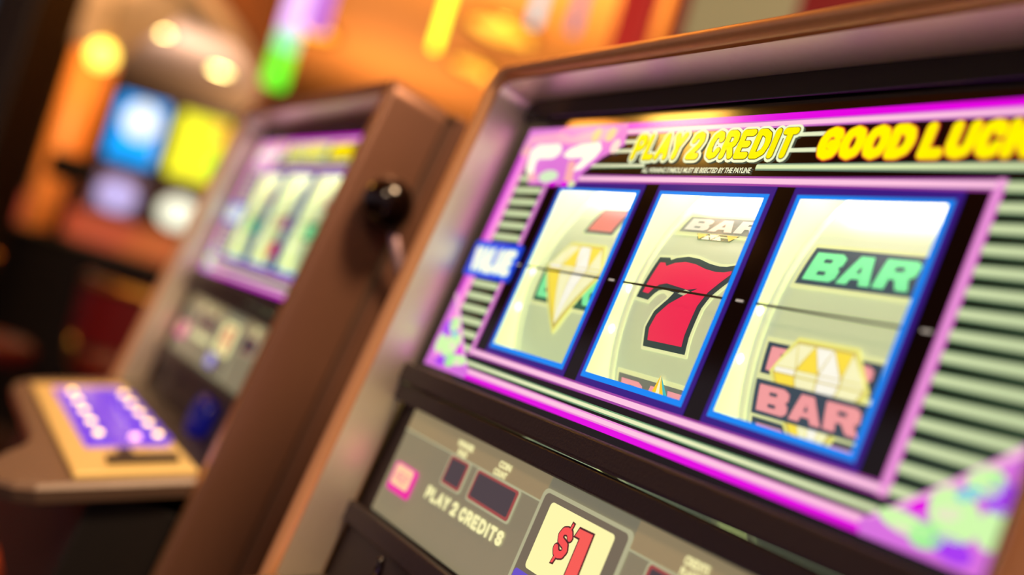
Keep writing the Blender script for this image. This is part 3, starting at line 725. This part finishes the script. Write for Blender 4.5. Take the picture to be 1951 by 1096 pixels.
# casino stools
def stool(x, y, rz, zs, seat_rgb, trim, label):
    e = empty('casino_stool', (x, y, 0), rz, label=label, category='stool', group='padded casino stools')
    sm = pmat('stool_vinyl_%d_%d' % (seat_rgb[0], seat_rgb[1]), seat_rgb, rough=.4, noise=.1, nscale=60)
    link('base_disc', lathe('base_disc', [(.001, 0), (.2, 0), (.2, .012), (.06, .03), (.001, .03)], 28), CHROME, e)
    link('pole', lathe('pole', [(.001, .02), (.03, .02), (.03, zs - .08), (.001, zs - .08)], 16), CHROME, e)
    link('seat', lathe('seat', [(.001, zs - .09), (.17, zs - .09), (.2, zs - .06), (.2, zs - .02), (.17, zs), (.001, zs + .005)], 28), sm, e)
    V = []; F = []; ks = 10
    for i in range(ks + 1):
        t = math.radians(-55 + 110 * i / ks)
        for r, z in ((.19, zs + .04), (.24, zs + .05), (.25, zs + .27), (.21, zs + .28)):
            V.append((r * math.sin(t), r * math.cos(t), z))
    for i in range(ks):
        for j in range(4): F.append((i * 4 + j, i * 4 + (j + 1) % 4, (i + 1) * 4 + (j + 1) % 4, (i + 1) * 4 + j))
    F.append((0, 1, 2, 3)); F.append(tuple(ks * 4 + j for j in range(4)))
    link('backrest', mesh('backrest', V, F, False), sm, e)
    link('backrest_rail', tube('backrest_rail', [(.23 * math.sin(math.radians(t)), .23 * math.cos(math.radians(t)), zs + .285) for t in range(-60, 61, 12)], .026, 10), RING, e)
    for s in (-1, 1):
        link('backrest_strut', tube('backrest_strut', [(s * .10, .16, zs - .07), (s * .12, .21, zs - .02), (s * .12, .235, zs + .07)], .012, 8), RING, e)
    return e
stool(-3.84, .56, math.radians(230), .58, (120, 20, 22), RING, 'dark red stool with brass back rail in front of the far bank')
stool(-3.78, .02, math.radians(200), .58, (92, 16, 20), RING, 'dim red stool left of the brass railed stool')
stool(-1.375, -.235, math.radians(150), .56, (236, 104, 54), RING, 'orange stool at the lower left corner')

# hanging neon tubes
def pendant(x, y, segs, r, label, top=3.3):
    z0 = segs[0][0]
    e = empty('hanging_tube_light', (x, y, z0), label=label, category='light', group='hanging coloured tube lights')
    for za, zb, c, s in segs:
        link('tube_section', lathe('tube_section', [(.001, za - z0), (r * .8, za - z0 + .001), (r, za - z0 + .01), (r, zb - z0 - .002), (.001, zb - z0)], 20), ink(c, s), e)
    zt = segs[-1][1]
    link('end_cap', lathe('end_cap', [(.001, zt - z0), (r * 1.08, zt - z0), (r * 1.08, zt - z0 + .03), (.001, zt - z0 + .035)], 20), CHROME, e)
    link('hanger_rod', tube('hanger_rod', [(0, 0, zt - z0 + .03), (0, 0, top - z0)], .004, 8), CHROME, e)
pendant(-2.632, .480, ((1.63, 1.74, (112, 246, 44), 1.3), (1.74, 1.80, (150, 240, 170), 1.3), (1.80, 2.15, (240, 190, 255), 1.4)), .038, 'thick hanging tube light, lilac above and green at its end')
pendant(-2.60, .545, ((1.83, 2.2, (206, 120, 226), 1.0),), .03, 'purple hanging tube light close beside the green tipped tube')
pendant(-2.408, .848, ((1.875, 2.30, (226, 255, 50), 2.8),), .012, 'slim yellow green hanging tube light')
pendant(-2.266, 1.074, ((2.03, 2.4, (140, 226, 236), 1.1),), .017, 'slim pale cyan hanging tube light')
pendant(-2.205, 1.176, ((2.04, 2.4, (140, 140, 190), .8),), .017, 'slim dull blue hanging tube light')

# warm ceiling lamps
for x, y, r, lab in ((-6.2, 2.88, .26, 'round gold ceiling lamp above the hanging tubes'), (-8.5, 2.05, .35, 'round gold ceiling lamp near the beige soffit'), (-7.4, 3.3, .2, 'small round amber ceiling lamp in the distance')):
    e = empty('ceiling_lamp', (x, y, 3.3), label=lab, category='ceiling lamp', group='round ceiling lamps')
    link('lamp_ring', lathe('lamp_ring', [(r, 0), (r * 1.12, 0), (r * 1.12, -.05), (r, -.06), (r, 0)], 32), RING, e)
    link('lamp_diffuser', lathe('lamp_diffuser', [(.001, -.06), (r * .7, -.05), (r, -.02), (.001, -.01)], 32), pmat('amber_diffuser', (255, 200, 80), emit=(255, 190, 60), es=1.1), e)

# overhead sign behind the near machine
e = empty('overhead_sign', (-1.55, 1.45, 1.9), math.radians(35), label='hanging sign with grey green face and dark red frame above the machines', category='sign')
link('sign_face', boxm('sign_face', (-.30, -.03, .10), (-.02, 0, .75), .006), pmat('grey_green_sign_face', (150, 150, 116), rough=.5, emit=(120, 120, 92), es=.5), e)
link('sign_frame', boxm('sign_frame', (-.36, 0, .0), (.72, .06, .85), .01), pmat('dark_red_lacquer', (120, 18, 24), rough=.4, emit=(110, 10, 20), es=.35), e)
link('sign_banner', boxm('sign_banner', (-.50, -.02, -.06), (-.40, .03, .85), .006), pmat('red_banner', (176, 40, 40), rough=.5, emit=(150, 30, 30), es=.5), e)
for s in (-.2, .5):
    link('hanger_rod', tube('hanger_rod', [(s, .03, .85), (s, .03, 1.4)], .006, 8), CHROME, e)
